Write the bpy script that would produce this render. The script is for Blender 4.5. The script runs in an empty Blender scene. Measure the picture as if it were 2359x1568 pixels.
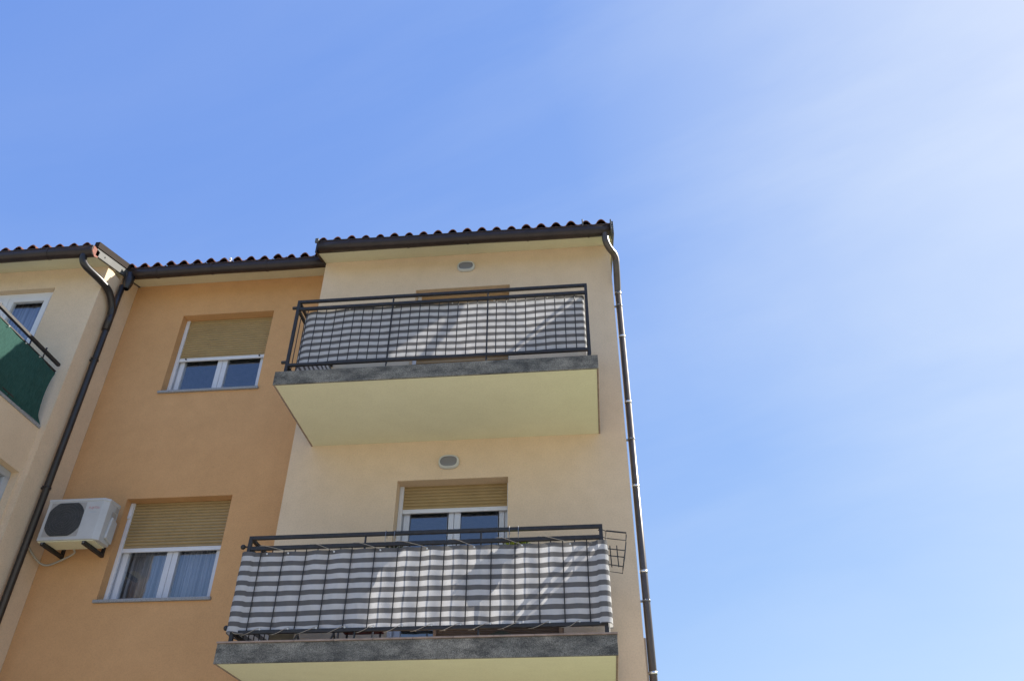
import bpy, bmesh, math, random
from mathutils import Vector, Matrix
R = math.radians
random.seed(7)
scene = bpy.context.scene
COL = scene.collection
ZO = 6.684                      # height of the upper balcony floor above the ground

# ------------------------------------------------------------------ camera
cam_d = bpy.data.cameras.new('camera'); cam = bpy.data.objects.new('camera', cam_d); COL.objects.link(cam)
cam_d.sensor_width = 36; cam_d.lens = 1858.39 / 2359 * 36
cam_d.clip_start = 0.05; cam_d.clip_end = 5000
yw, pt, rl = R(5.9624), R(35.9409), R(0.3729)
fw = Vector((-math.sin(yw)*math.cos(pt), math.cos(yw)*math.cos(pt), math.sin(pt)))
rt = Vector((math.cos(yw), math.sin(yw), 0)); up = rt.cross(fw)
r2 = rt*math.cos(rl) + up*math.sin(rl); u2 = up*math.cos(rl) - rt*math.sin(rl)
M4 = Matrix((r2, u2, -fw)).transposed().to_4x4(); M4.translation = (3.91, -8.778, -5.0838 + ZO)
cam.matrix_world = M4
scene.camera = cam

# ------------------------------------------------------------------ sun and sky
SUN = Vector((1.97, 1.0, 1.93)).normalized()          # towards the sun
SUN_EL = math.asin(SUN.z); SUN_AZ = math.atan2(SUN.x, SUN.y)
sd = bpy.data.lights.new('sun', 'SUN'); sd.energy = 4.0; sd.angle = R(0.55); sd.color = (1.0, 0.94, 0.84)
so = bpy.data.objects.new('sun', sd); COL.objects.link(so)
so.rotation_euler = SUN.to_track_quat('Z', 'Y').to_euler(); so.location = (20, 10, 30)

world = bpy.data.worlds.new('World'); scene.world = world; world.use_nodes = True
nt = world.node_tree; nt.nodes.clear()
def wn(t, **k):
    n = nt.nodes.new(t)
    for a, b in k.items(): setattr(n, a, b)
    return n
sky = wn('ShaderNodeTexSky', sky_type='NISHITA', sun_disc=False, sun_elevation=SUN_EL, sun_rotation=SUN_AZ,
         altitude=200, air_density=1.0, dust_density=0.6, ozone_density=2.0)
tc = wn('ShaderNodeTexCoord')
# cirrus streaks run up to the right: noise drawn out along one direction of the sky
basis = []
for v_, k_ in (((0.955, -0.10, 0.28), 0.8), ((-0.28, -0.58, 0.76), 3.4), ((-0.08, 0.80, 0.59), 1.6)):
    d_ = wn('ShaderNodeVectorMath', operation='DOT_PRODUCT'); d_.inputs[1].default_value = tuple(x*k_ for x in v_); basis.append(d_)
mp = wn('ShaderNodeCombineXYZ')
nz = wn('ShaderNodeTexNoise'); nz.inputs['Scale'].default_value = 1.5; nz.inputs['Detail'].default_value = 8; nz.inputs['Roughness'].default_value = 0.56; nz.inputs['Distortion'].default_value = 0.35
cr = wn('ShaderNodeValToRGB'); cr.color_ramp.elements[0].position = 0.40; cr.color_ramp.elements[1].position = 0.72
cr.color_ramp.elements[0].color = (0, 0, 0, 1); cr.color_ramp.elements[1].color = (1, 1, 1, 1)
# thin high veil, thicker towards the sun's side of the sky
dot = wn('ShaderNodeVectorMath', operation='DOT_PRODUCT'); dot.inputs[1].default_value = SUN
mr = wn('ShaderNodeMapRange'); mr.inputs['From Min'].default_value = 0.45; mr.inputs['From Max'].default_value = 0.95
mr.inputs['To Min'].default_value = 0.05; mr.inputs['To Max'].default_value = 0.22
mul = wn('ShaderNodeMath', operation='MULTIPLY')
add = wn('ShaderNodeMath', operation='ADD', use_clamp=True)
mr2 = wn('ShaderNodeMapRange'); mr2.inputs['From Min'].default_value = 0.72; mr2.inputs['From Max'].default_value = 1.0
mr2.inputs['To Min'].default_value = 0.0; mr2.inputs['To Max'].default_value = 0.34
mix = wn('ShaderNodeMixRGB'); mix.inputs[2].default_value = (4.65, 5.0, 5.2, 1)
# colour response of the hazy blue: each channel of the sky is compressed a little
sep = wn('ShaderNodeSeparateColor'); com = wn('ShaderNodeCombineColor')
chan = []
for gm_, k_ in ((0.67, 0.478), (0.533, 0.468), (0.20, 0.475)):
    pre = wn('ShaderNodeMath', operation='MULTIPLY'); pre.inputs[1].default_value = 0.085
    pw = wn('ShaderNodeMath', operation='POWER'); pw.inputs[1].default_value = gm_
    post = wn('ShaderNodeMath', operation='MULTIPLY'); post.inputs[1].default_value = k_/0.085
    chan.append((pre, pw, post))
bg = wn('ShaderNodeBackground'); bg.inputs['Strength'].default_value = 0.085
out = wn('ShaderNodeOutputWorld')
L = nt.links.new
for i, d_ in enumerate(basis): L(tc.outputs['Generated'], d_.inputs[0]); L(d_.outputs['Value'], mp.inputs[i])
L(mp.outputs[0], nz.inputs['Vector']); L(nz.outputs['Fac'], cr.inputs['Fac'])
L(tc.outputs['Generated'], dot.inputs[0]); L(dot.outputs['Value'], mr.inputs['Value']); L(dot.outputs['Value'], mr2.inputs['Value'])
L(cr.outputs['Color'], mul.inputs[0]); L(mr.outputs['Result'], mul.inputs[1])
L(mul.outputs[0], add.inputs[0]); L(mr2.outputs['Result'], add.inputs[1])
L(sky.outputs['Color'], sep.inputs[0])
for i, (pre, pw, post) in enumerate(chan):
    L(sep.outputs[i], pre.inputs[0]); L(pre.outputs[0], pw.inputs[0]); L(pw.outputs[0], post.inputs[0]); L(post.outputs[0], com.inputs[i])
L(com.outputs[0], mix.inputs[1]); L(add.outputs[0], mix.inputs[0])
L(mix.outputs['Color'], bg.inputs['Color']); L(bg.outputs['Background'], out.inputs['Surface'])

scene.view_settings.view_transform = 'Standard'; scene.view_settings.look = 'None'
scene.view_settings.exposure = 1.25; scene.view_settings.gamma = 1.0
scene.render.engine = 'CYCLES'
scene.cycles.max_bounces = 8; scene.cycles.transparent_max_bounces = 12

# ------------------------------------------------------------------ materials
def new_mat(name):
    m = bpy.data.materials.new(name); m.use_nodes = True
    t = m.node_tree; b = t.nodes['Principled BSDF']
    return m, t, b
def node(t, k, **kw):
    n = t.nodes.new(k)
    for a, v in kw.items(): setattr(n, a, v)
    return n
def noise(t, scale, detail=4, rough=0.55, vec=None, stretch=None):
    n = node(t, 'ShaderNodeTexNoise'); n.inputs['Scale'].default_value = scale
    n.inputs['Detail'].default_value = detail; n.inputs['Roughness'].default_value = rough
    c = node(t, 'ShaderNodeTexCoord'); src = c.outputs['Object']
    if stretch:
        mp = node(t, 'ShaderNodeMapping'); mp.inputs['Scale'].default_value = stretch
        t.links.new(src, mp.inputs['Vector']); src = mp.outputs['Vector']
    t.links.new(src, n.inputs['Vector'])
    return n
def ramp2(t, fac, c0, c1, p0=0.3, p1=0.7):
    r = node(t, 'ShaderNodeValToRGB')
    r.color_ramp.elements[0].position = p0; r.color_ramp.elements[1].position = p1
    r.color_ramp.elements[0].color = (*c0, 1); r.color_ramp.elements[1].color = (*c1, 1)
    t.links.new(fac, r.inputs['Fac']); return r
def mixc(t, fac, a, b, mode='MIX'):
    m = node(t, 'ShaderNodeMixRGB', blend_type=mode)
    for i, v in ((0, fac), (1, a), (2, b)):
        if isinstance(v, (int, float)): m.inputs[i].default_value = v
        elif isinstance(v, tuple): m.inputs[i].default_value = (*v, 1)
        else: t.links.new(v, m.inputs[i])
    return m.outputs[0]
def bump(t, b, fac, strength, dist=0.01):
    u = node(t, 'ShaderNodeBump'); u.inputs['Strength'].default_value = strength; u.inputs['Distance'].default_value = dist
    t.links.new(fac, u.inputs['Height']); t.links.new(u.outputs['Normal'], b.inputs['Normal'])
def sc(c, k): return tuple(min(1, x*k) for x in c)

def stucco(name, c, k_=1.0):
    m, t, b = new_mat(name)
    big = noise(t, 0.9, 5, 0.6); mid = noise(t, 5, 5, 0.65); grain = noise(t, 55, 6, 0.8); fine = noise(t, 130, 4, 0.75)
    c1 = ramp2(t, big.outputs['Fac'], sc(c, 1-0.07*k_), (min(1, c[0]*(1+0.02*k_)), c[1]*(1+0.03*k_), c[2]*(1+0.05*k_)), 0.3, 0.72).outputs['Color']
    c2 = ramp2(t, mid.outputs['Fac'], (1-0.05*k_, 1-0.055*k_, 1-0.065*k_), (1.0, 1.0, 1.0), 0.35, 0.62).outputs['Color']
    c3 = ramp2(t, grain.outputs['Fac'], (1-0.13*k_, 1-0.13*k_, 1-0.13*k_), (1, 1, 1), 0.36, 0.56).outputs['Color']
    k = mixc(t, 1.0, mixc(t, 1.0, c1, c2, 'MULTIPLY'), c3, 'MULTIPLY')
    t.links.new(k, b.inputs['Base Color']); b.inputs['Roughness'].default_value = 0.9
    b.inputs['Specular IOR Level'].default_value = 0.2
    bump(t, b, fine.outputs['Fac'], 0.35, 0.004)
    return m
def plain(name, c, rough=0.5, metal=0.0, var=0.1, scale=12, bmp=0.0, spec=0.5):
    m, t, b = new_mat(name)
    n = noise(t, scale, 5, 0.6)
    r = ramp2(t, n.outputs['Fac'], sc(c, 1-var), sc(c, 1+var), 0.3, 0.7)
    t.links.new(r.outputs['Color'], b.inputs['Base Color'])
    b.inputs['Roughness'].default_value = rough; b.inputs['Metallic'].default_value = metal
    b.inputs['Specular IOR Level'].default_value = spec
    if bmp: bump(t, b, n.outputs['Fac'], bmp, 0.01)
    return m

MT = {}
MT['cream'] = stucco('cream_render', (0.78, 0.60, 0.405))
MT['orange'] = stucco('orange_render', (0.70, 0.395, 0.178))
MT['soffit'] = stucco('soffit_paint', (0.80, 0.775, 0.55), 0.7)
MT['brown'] = plain('brown_metal', (0.038, 0.026, 0.022), 0.38, 0.0, 0.2, 6, 0, 0.35)
MT['pipe'] = plain('pipe_metal', (0.095, 0.076, 0.062), 0.32, 0.2, 0.15, 8)
MT['pipe_dark'] = plain('dark_pipe_metal', (0.024, 0.02, 0.02), 0.32, 0.0, 0.2, 8)
MT['zinc'] = plain('zinc_flashing', (0.11, 0.11, 0.105), 0.6, 0.0, 0.15, 9, 0, 0.3)
MT['cap_brown'] = plain('verge_cap', (0.03, 0.022, 0.018), 0.75, 0.0, 0.15, 6, 0, 0.1)
MT['filler'] = plain('tile_filler', (0.12, 0.052, 0.03), 0.95, 0.0, 0.4, 20, 0, 0.1)
MT['joint'] = plain('bright_joint', (0.75, 0.74, 0.72), 0.25, 0.9, 0.05)
MT['iron'] = plain('black_iron', (0.030, 0.028, 0.027), 0.5, 0.0, 0.25, 20, 0, 0.35)
MT['white'] = plain('white_pvc', (0.74, 0.74, 0.75), 0.35, 0.0, 0.03, 5)
MT['sash'] = plain('sash_pvc', (0.66, 0.67, 0.70), 0.35, 0.0, 0.04, 5)
MT['grey_frame'] = plain('grey_frame', (0.45, 0.48, 0.52), 0.4, 0.0, 0.05)
MT['sill'] = plain('granite_sill', (0.30, 0.30, 0.30), 0.6, 0.0, 0.4, 90)
MT['cap'] = plain('clay_cap', (0.30, 0.22, 0.17), 0.8, 0.0, 0.25, 14)
MT['room'] = plain('room_paint', (0.30, 0.28, 0.26), 0.9, 0.0, 0.1)
MT['lampbody'] = plain('lamp_plastic', (0.58, 0.58, 0.54), 0.45, 0.0, 0.06)
def net():
    m, t, b = new_mat('net_curtain')
    n = noise(t, 1.0, 3, 0.6, stretch=(26, 1, 0.25)); r = ramp2(t, n.outputs['Fac'], (0.09, 0.09, 0.105), (0.32, 0.32, 0.36), 0.36, 0.64)  # light and shade of the pleats painted into the colour as upright streaks
    t.links.new(r.outputs['Color'], b.inputs['Base Color']); b.inputs['Roughness'].default_value = 1.0; return m
MT['curtain'] = net()
MT['lace'] = plain('lace_cord', (0.38, 0.33, 0.26), 0.8, 0.0, 0.1, 40)
MT['acwhite'] = plain('ac_paint', (0.49, 0.49, 0.475), 0.45, 0.0, 0.08, 4)
MT['acgrey'] = plain('ac_panel', (0.36, 0.34, 0.31), 0.5, 0.0, 0.08)
MT['acdark'] = plain('ac_dark', (0.05, 0.049, 0.047), 0.6, 0.0, 0.2)
MT['acgrille'] = plain('ac_grille', (0.10, 0.10, 0.095), 0.5)
MT['hose'] = plain('hose', (0.42, 0.39, 0.32), 0.7, 0.0, 0.1)
MT['red_text'] = plain('red_print', (0.52, 0.24, 0.25), 0.5)
MT['grey_text'] = plain('grey_print', (0.42, 0.46, 0.48), 0.5)
MT['rust'] = plain('rust_red', (0.24, 0.085, 0.06), 0.8, 0.0, 0.25, 15)
MT['red'] = plain('dark_red_plastic', (0.20, 0.035, 0.03), 0.5, 0.0, 0.2)
MT['steel'] = plain('steel_tube', (0.25, 0.25, 0.26), 0.35, 0.7, 0.1)
MT['pot'] = plain('pot_plastic', (0.055, 0.06, 0.05), 0.6, 0.0, 0.2)
MT['tub'] = plain('beige_tub', (0.42, 0.37, 0.27), 0.7, 0.0, 0.15)
MT['cover'] = plain('dark_cover', (0.03, 0.04, 0.035), 0.7, 0.0, 0.3, 10, 0.3)
MT['leaf_y'] = plain('yellow_green_leaf', (0.28, 0.36, 0.03), 0.5, 0.0, 0.3, 30)
MT['leaf'] = plain('green_leaf', (0.035, 0.07, 0.015), 0.5, 0.0, 0.3, 30)
MT['asphalt'] = plain('pale_paving', (0.40, 0.37, 0.31), 0.9, 0.0, 0.15, 1.5, 0.2)
MT['lawn'] = plain('lawn_green', (0.10, 0.13, 0.04), 0.95, 0.0, 0.3, 3, 0.4)

def stone():
    m, t, b = new_mat('balcony_stone')
    a = noise(t, 110, 4, 0.8); p = noise(t, 6.0, 6, 0.7, stretch=(0.7, 1, 1.5)); q = noise(t, 1.6, 3, 0.6)
    c = ramp2(t, a.outputs['Fac'], (0.066, 0.060, 0.050), (0.37, 0.35, 0.30), 0.36, 0.70).outputs['Color']
    d = ramp2(t, p.outputs['Fac'], (0.40, 0.40, 0.39), (1.25, 1.24, 1.2), 0.38, 0.62).outputs['Color']
    e = ramp2(t, q.outputs['Fac'], (0.75, 0.76, 0.76), (1.1, 1.08, 1.05), 0.35, 0.65).outputs['Color']
    t.links.new(mixc(t, 1, mixc(t, 1, c, d, 'MULTIPLY'), e, 'MULTIPLY'), b.inputs['Base Color'])
    b.inputs['Roughness'].default_value = 0.75; bump(t, b, a.outputs['Fac'], 0.4, 0.004)
    return m
MT['stone'] = stone()

def tiles():
    m, t, b = new_mat('clay_tile')
    c = node(t, 'ShaderNodeTexCoord'); mp = node(t, 'ShaderNodeMapping'); mp.inputs['Scale'].default_value = (1/0.21, 1/0.36, 0.0)
    fl = node(t, 'ShaderNodeVectorMath', operation='FLOOR'); wh = node(t, 'ShaderNodeTexWhiteNoise')
    t.links.new(c.outputs['Object'], mp.inputs['Vector']); t.links.new(mp.outputs['Vector'], fl.inputs[0]); t.links.new(fl.outputs[0], wh.inputs['Vector'])
    r = ramp2(t, wh.outputs['Value'], (0.24, 0.085, 0.045), (0.42, 0.16, 0.08), 0, 1).outputs['Color']
    n = noise(t, 14, 6, 0.7); g = ramp2(t, n.outputs['Fac'], (0.42, 0.42, 0.42), (1, 1, 1), 0.35, 0.6).outputs['Color']
    t.links.new(mixc(t, 1, r, g, 'MULTIPLY'), b.inputs['Base Color']); b.inputs['Roughness'].default_value = 0.85
    bump(t, b, n.outputs['Fac'], 0.4, 0.006)
    return m
MT['tile'] = tiles()

def slats(name, c, pitch, groove=0.74):
    """roller shutter: pale slats with a darker joint line every pitch, bowed in the bump"""
    m, t, b = new_mat(name)
    co = node(t, 'ShaderNodeTexCoord'); sp = node(t, 'ShaderNodeSeparateXYZ'); t.links.new(co.outputs['Object'], sp.inputs[0])
    dv = node(t, 'ShaderNodeMath', operation='DIVIDE'); dv.inputs[1].default_value = pitch; t.links.new(sp.outputs['Z'], dv.inputs[0])
    fr = node(t, 'ShaderNodeMath', operation='FRACT'); t.links.new(dv.outputs[0], fr.inputs[0])
    r = node(t, 'ShaderNodeValToRGB'); e = r.color_ramp.elements
    e[0].position = 0.0; e[0].color = (*sc(c, groove), 1); e[1].position = 0.16; e[1].color = (*c, 1)
    x = e.new(0.9); x.color = (*sc(c, 1.05), 1); x = e.new(1.0); x.color = (*sc(c, groove), 1)
    t.links.new(fr.outputs[0], r.inputs['Fac'])
    n = noise(t, 4, 5, 0.65); g = ramp2(t, n.outputs['Fac'], (0.86, 0.86, 0.84), (1.0, 1.0, 1.0), 0.3, 0.65).outputs['Color']
    fl = node(t, 'ShaderNodeMath', operation='FLOOR'); t.links.new(dv.outputs[0], fl.inputs[0])
    wh = node(t, 'ShaderNodeTexWhiteNoise', noise_dimensions='1D'); t.links.new(fl.outputs[0], wh.inputs['W'])
    h = ramp2(t, wh.outputs['Value'], (0.92, 0.91, 0.9), (1, 1, 1), 0, 1).outputs['Color']
    t.links.new(mixc(t, 1, mixc(t, 1, r.outputs['Color'], g, 'MULTIPLY'), h, 'MULTIPLY'), b.inputs['Base Color'])
    b.inputs['Roughness'].default_value = 0.5
    pi = node(t, 'ShaderNodeMath', operation='PINGPONG'); pi.inputs[1].default_value = 0.5; t.links.new(fr.outputs[0], pi.inputs[0])
    bump(t, b, pi.outputs[0], 0.6, 0.02)
    return m
MT['shutter'] = slats('ochre_shutter', (0.43, 0.30, 0.135), 0.042)
MT['shutter_tan'] = slats('tan_shutter', (0.50, 0.33, 0.17), 0.042)
MT['rattan'] = slats('rattan', (0.15, 0.105, 0.07), 0.016, 0.4)

def cloth(name, build):
    m, t, b = new_mat(name); col = build(t)
    n = noise(t, 9, 5, 0.6); fine = noise(t, 260, 2, 0.6)
    col = mixc(t, 1, col, ramp2(t, n.outputs['Fac'], (0.88, 0.88, 0.88), (1, 1, 1), 0.3, 0.6).outputs['Color'], 'MULTIPLY')
    tr = node(t, 'ShaderNodeBsdfTranslucent'); mx = node(t, 'ShaderNodeMixShader'); mx.inputs[0].default_value = 0.36
    t.links.new(col, b.inputs['Base Color']); t.links.new(col, tr.inputs['Color']); b.inputs['Roughness'].default_value = 0.85
    b.inputs['Specular IOR Level'].default_value = 0.2
    ad = node(t, 'ShaderNodeMath', operation='MULTIPLY_ADD'); ad.inputs[1].default_value = 0.06
    t.links.new(fine.outputs['Fac'], ad.inputs[0]); t.links.new(n.outputs['Fac'], ad.inputs[2]); bump(t, b, ad.outputs[0], 0.5, 0.02)
    t.links.new(b.outputs[0], mx.inputs[1]); t.links.new(tr.outputs[0], mx.inputs[2])
    t.links.new(mx.outputs[0], t.nodes['Material Output'].inputs['Surface'])
    return m
def striped(v0, period):
    def f(t):
        uv = node(t, 'ShaderNodeUVMap'); sp = node(t, 'ShaderNodeSeparateXYZ'); t.links.new(uv.outputs[0], sp.inputs[0])
        s = node(t, 'ShaderNodeMath', operation='SUBTRACT'); s.inputs[1].default_value = v0; t.links.new(sp.outputs['Y'], s.inputs[0])
        d = node(t, 'ShaderNodeMath', operation='DIVIDE'); d.inputs[1].default_value = period; t.links.new(s.outputs[0], d.inputs[0])
        fr = node(t, 'ShaderNodeMath', operation='FRACT'); t.links.new(d.outputs[0], fr.inputs[0])
        r = node(t, 'ShaderNodeValToRGB'); e = r.color_ramp.elements
        W = (0.69, 0.68, 0.67, 1); G = (0.17, 0.165, 0.162, 1)
        e[0].position = 0; e[0].color = G; e[1].position = 0.03; e[1].color = W
        x = e.new(0.52); x.color = W; x = e.new(0.55); x.color = G
        t.links.new(fr.outputs[0], r.inputs['Fac']); return r.outputs['Color']
    return f
MT['stripe_up'] = cloth('striped_cloth_upper', striped(0.93 - 9*0.0945, 0.0945))
MT['stripe_lo'] = cloth('striped_cloth_lower', striped(-2.221 - 8*0.0965, 0.0965))
def green(t):
    n = noise(t, 30, 4, 0.7, stretch=(1, 3, 0.5))
    return ramp2(t, n.outputs['Fac'], (0.026, 0.080, 0.066), (0.055, 0.145, 0.116), 0.3, 0.7).outputs['Color']
MT['green'] = cloth('green_cloth', green)

def glass():
    m, t, b = new_mat('window_glass')
    tr = node(t, 'ShaderNodeBsdfTransparent'); tr.inputs['Color'].default_value = (0.93, 0.95, 0.96, 1)
    gl = node(t, 'ShaderNodeBsdfGlossy'); gl.inputs['Roughness'].default_value = 0.02; gl.inputs['Color'].default_value = (0.95, 0.97, 1, 1)
    fr = node(t, 'ShaderNodeFresnel'); fr.inputs['IOR'].default_value = 2.0
    n = noise(t, 1.7, 2, 0.5); u = node(t, 'ShaderNodeBump'); u.inputs['Strength'].default_value = 0.06; u.inputs['Distance'].default_value = 0.05
    t.links.new(n.outputs['Fac'], u.inputs['Height']); t.links.new(u.outputs['Normal'], gl.inputs['Normal'])
    mu = node(t, 'ShaderNodeMath', operation='MULTIPLY', use_clamp=True); mu.inputs[1].default_value = 1.5; t.links.new(fr.outputs[0], mu.inputs[0])
    ge = node(t, 'ShaderNodeNewGeometry'); iv = node(t, 'ShaderNodeMath', operation='SUBTRACT'); iv.inputs[0].default_value = 1.0
    t.links.new(ge.outputs['Backfacing'], iv.inputs[1]); m2 = node(t, 'ShaderNodeMath', operation='MULTIPLY')
    t.links.new(mu.outputs[0], m2.inputs[0]); t.links.new(iv.outputs[0], m2.inputs[1])      # only the outer face of a pane mirrors
    mx = node(t, 'ShaderNodeMixShader'); t.links.new(m2.outputs[0], mx.inputs[0]); t.links.new(tr.outputs[0], mx.inputs[1]); t.links.new(gl.outputs[0], mx.inputs[2])
    t.links.new(mx.outputs[0], t.nodes['Material Output'].inputs['Surface'])
    return m
MT['glass'] = glass()
def lampglass():
    m, t, b = new_mat('lamp_glass')
    b.inputs['Base Color'].default_value = (0.20, 0.20, 0.21, 1); b.inputs['Roughness'].default_value = 0.25
    n = noise(t, 60, 2); bump(t, b, n.outputs['Fac'], 0.3, 0.004); return m
MT['lampglass'] = lampglass()

# ------------------------------------------------------------------ mesh helpers
class MB:
    """collects shapes (z measured from the upper balcony floor) and links them as one mesh object"""
    def __init__(s): s.v = []; s.f = []; s.sm = []; s.uv = []
    def add(s, vs, fs, smooth=False, uvs=None):
        o = len(s.v); s.v += [tuple(p) for p in vs]
        for k, f in enumerate(fs):
            s.f.append(tuple(i+o for i in f)); s.sm.append(smooth)
            s.uv.append([uvs[i] for i in f] if uvs else None)
        return s
    def box(s, x0, x1, y0, y1, z0, z1):
        v = [(x, y, z) for z in (z0, z1) for y in (y0, y1) for x in (x0, x1)]
        return s.add(v, [(0,2,3,1), (4,5,7,6), (0,1,5,4), (1,3,7,5), (3,2,6,7), (2,0,4,6)])
    def hexa(s, p):   # eight corners, bottom ring then top ring
        return s.add(p, [(3,2,1,0), (4,5,6,7), (0,1,5,4), (1,2,6,5), (2,3,7,6), (3,0,4,7)])
    def prism(s, poly, axis, a, b, smooth=False):
        n = len(poly)
        def P(u, w, c): return {'x': (c, u, w), 'y': (u, c, w), 'z': (u, w, c)}[axis]
        v = [P(u, w, a) for u, w in poly] + [P(u, w, b) for u, w in poly]
        f = [(i, (i+1) % n, n+(i+1) % n, n+i) for i in range(n)]
        s.add(v, f, smooth); return s.add(v, [tuple(range(n))[::-1], tuple(range(n, 2*n))])
    def tube(s, pts, r, n=10, caps=True, smooth=True):
        pts = [Vector(p) for p in pts]; rs = r if isinstance(r, (list, tuple)) else [r]*len(pts)
        vs = []; a = None
        for i, p in enumerate(pts):
            d = (pts[min(i+1, len(pts)-1)] - pts[max(i-1, 0)]).normalized()
            if a is None:
                a = d.orthogonal().normalized()
            else:
                a = (a - d*a.dot(d)).normalized()
            b = d.cross(a)
            vs += [p + (a*math.cos(2*math.pi*k/n) + b*math.sin(2*math.pi*k/n))*rs[i] for k in range(n)]
        fs = [(i*n+k, i*n+(k+1) % n, (i+1)*n+(k+1) % n, (i+1)*n+k) for i in range(len(pts)-1) for k in range(n)]
        s.add(vs, fs, smooth)
        if caps: s.add(vs[:n], [tuple(range(n))[::-1]]); s.add(vs[-n:], [tuple(range(n))])
        return s
    def bar(s, a, b, w, h=None):
        """square bar between two points"""
        a = Vector(a); b = Vector(b); d = (b-a).normalized(); h = h or w
        u = Vector((0, 0, 1)) if abs(d.z) < 0.9 else Vector((0, 1, 0))
        x = d.cross(u).normalized(); y = x.cross(d).normalized()
        p = [q + x*i*w/2 + y*j*h/2 for q in (a, b) for i, j in ((-1,-1), (1,-1), (1,1), (-1,1))]
        return s.hexa(p)
    def ball(s, c, r, n=10, sz=1.0):
        c = Vector(c); vs = []
        for i in range(n//2+1):
            t = math.pi*i/(n//2)
            vs += [c + Vector((math.sin(t)*math.cos(2*math.pi*k/n), math.sin(t)*math.sin(2*math.pi*k/n), math.cos(t)*sz))*r for k in range(n)]
        return s.add(vs, [(i*n+k, (i+1)*n+k, (i+1)*n+(k+1) % n, i*n+(k+1) % n) for i in range(n//2) for k in range(n)], True)
    def lathe(s, c, prof, n=18):
        c = Vector(c); vs = [c + Vector((r*math.cos(2*math.pi*k/n), r*math.sin(2*math.pi*k/n), z)) for r, z in prof for k in range(n)]
        return s.add(vs, [(i*n+k, i*n+(k+1) % n, (i+1)*n+(k+1) % n, (i+1)*n+k) for i in range(len(prof)-1) for k in range(n)], True)
    def grid(s, fn, us, vs_, smooth=True, uvf=None):
        pts = [fn(u, v) for v in vs_ for u in us]; w = len(us)
        uv = [uvf(u, v) for v in vs_ for u in us] if uvf else None
        return s.add(pts, [(j*w+i, j*w+i+1, (j+1)*w+i+1, (j+1)*w+i) for j in range(len(vs_)-1) for i in range(w-1)], smooth, uv)
    def build(s, name, mat, parent=None, bevel=0, solid=0, loc=None):
        base = Vector((0, 0, 0))
        p = parent
        while p is not None: base += p.location; p = p.parent
        if loc is not None: base = Vector(loc)
        me = bpy.data.meshes.new(name)
        me.from_pydata([(x-base.x, y-base.y, z+ZO-base.z) for x, y, z in s.v], [], s.f)
        me.polygons.foreach_set('use_smooth', s.sm)
        if any(s.uv):
            l = me.uv_layers.new(name='UVMap'); i = 0
            for q in s.uv:
                for c in q: l.data[i].uv = c; i += 1
        bm = bmesh.new(); bm.from_mesh(me)
        if not any(s.uv): bmesh.ops.remove_doubles(bm, verts=bm.verts, dist=1e-5)
        if bevel:
            es = [e for e in bm.edges if len(e.link_faces) == 2 and e.calc_face_angle(0) > 0.6]
            bmesh.ops.bevel(bm, geom=es, offset=bevel, segments=2, profile=0.6, affect='EDGES', clamp_overlap=True)
        if not solid and not any(s.uv): bmesh.ops.recalc_face_normals(bm, faces=bm.faces)
        bm.to_mesh(me); bm.free()
        me.materials.append(MT[mat] if isinstance(mat, str) else mat)
        o = bpy.data.objects.new(name, me); COL.objects.link(o)
        if parent: o.parent = parent
        elif loc is not None: o.location = base
        if solid:
            md = o.modifiers.new('thickness', 'SOLIDIFY'); md.thickness = solid; md.offset = 0
        return o
def thing(name, label, cat, loc, group=None):
    o = bpy.data.objects.new(name, None); COL.objects.link(o); o.location = (loc[0], loc[1], loc[2]+ZO); o.empty_display_size = 0.2
    o['label'] = label; o['category'] = cat
    if group: o['group'] = group
    return o
def tag(o, label, cat, group=None):
    o['label'] = label; o['category'] = cat
    if group: o['group'] = group
    return o
def lin(a, b, n): return [a + (b-a)*i/n for i in range(n+1)]
def smooth_path(pts, k=6):
    """Catmull-Rom through the points"""
    P = [Vector(p) for p in pts]; P = [P[0]*2-P[1]] + P + [P[-1]*2-P[-2]]; o = []
    for i in range(1, len(P)-2):
        for j in range(k):
            t = j/k; a, b, c, d = P[i-1:i+3]
            o.append(0.5*((2*b) + (c-a)*t + (2*a-5*b+4*c-d)*t*t + (3*b-a-3*c+d)*t**3))
    o.append(P[-2]); return o

GZ = -ZO
# ------------------------------------------------------------------ ground
def struct(o): o['kind'] = 'structure'; return o
struct(MB().add([(-900, -900, GZ), (900, -900, GZ), (900, 900, GZ), (-900, 900, GZ)], [(0,1,2,3)]).build('ground', 'lawn'))
struct(MB().box(-30, 30, -40, -1.9, GZ-0.1, GZ+0.02).build('pavement', 'asphalt'))

# ------------------------------------------------------------------ the building
SL = 0.31                                   # roof slope
Z0 = 2.93                                   # soffit height on the plane y = 0
def sz(y): return Z0 + SL*y
XL, XR = 0.188, 4.403                       # right bay
QX, QY = -3.0, -0.36                        # corner of the left block
RY = 0.4207                                 # recessed wall
RIDGE, BACK = 4.6, 9.6
building = thing('apartment_building', 'cream and orange rendered apartment building with two stacked balconies and tiled roof', 'building', (XL, 0, GZ))

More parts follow.
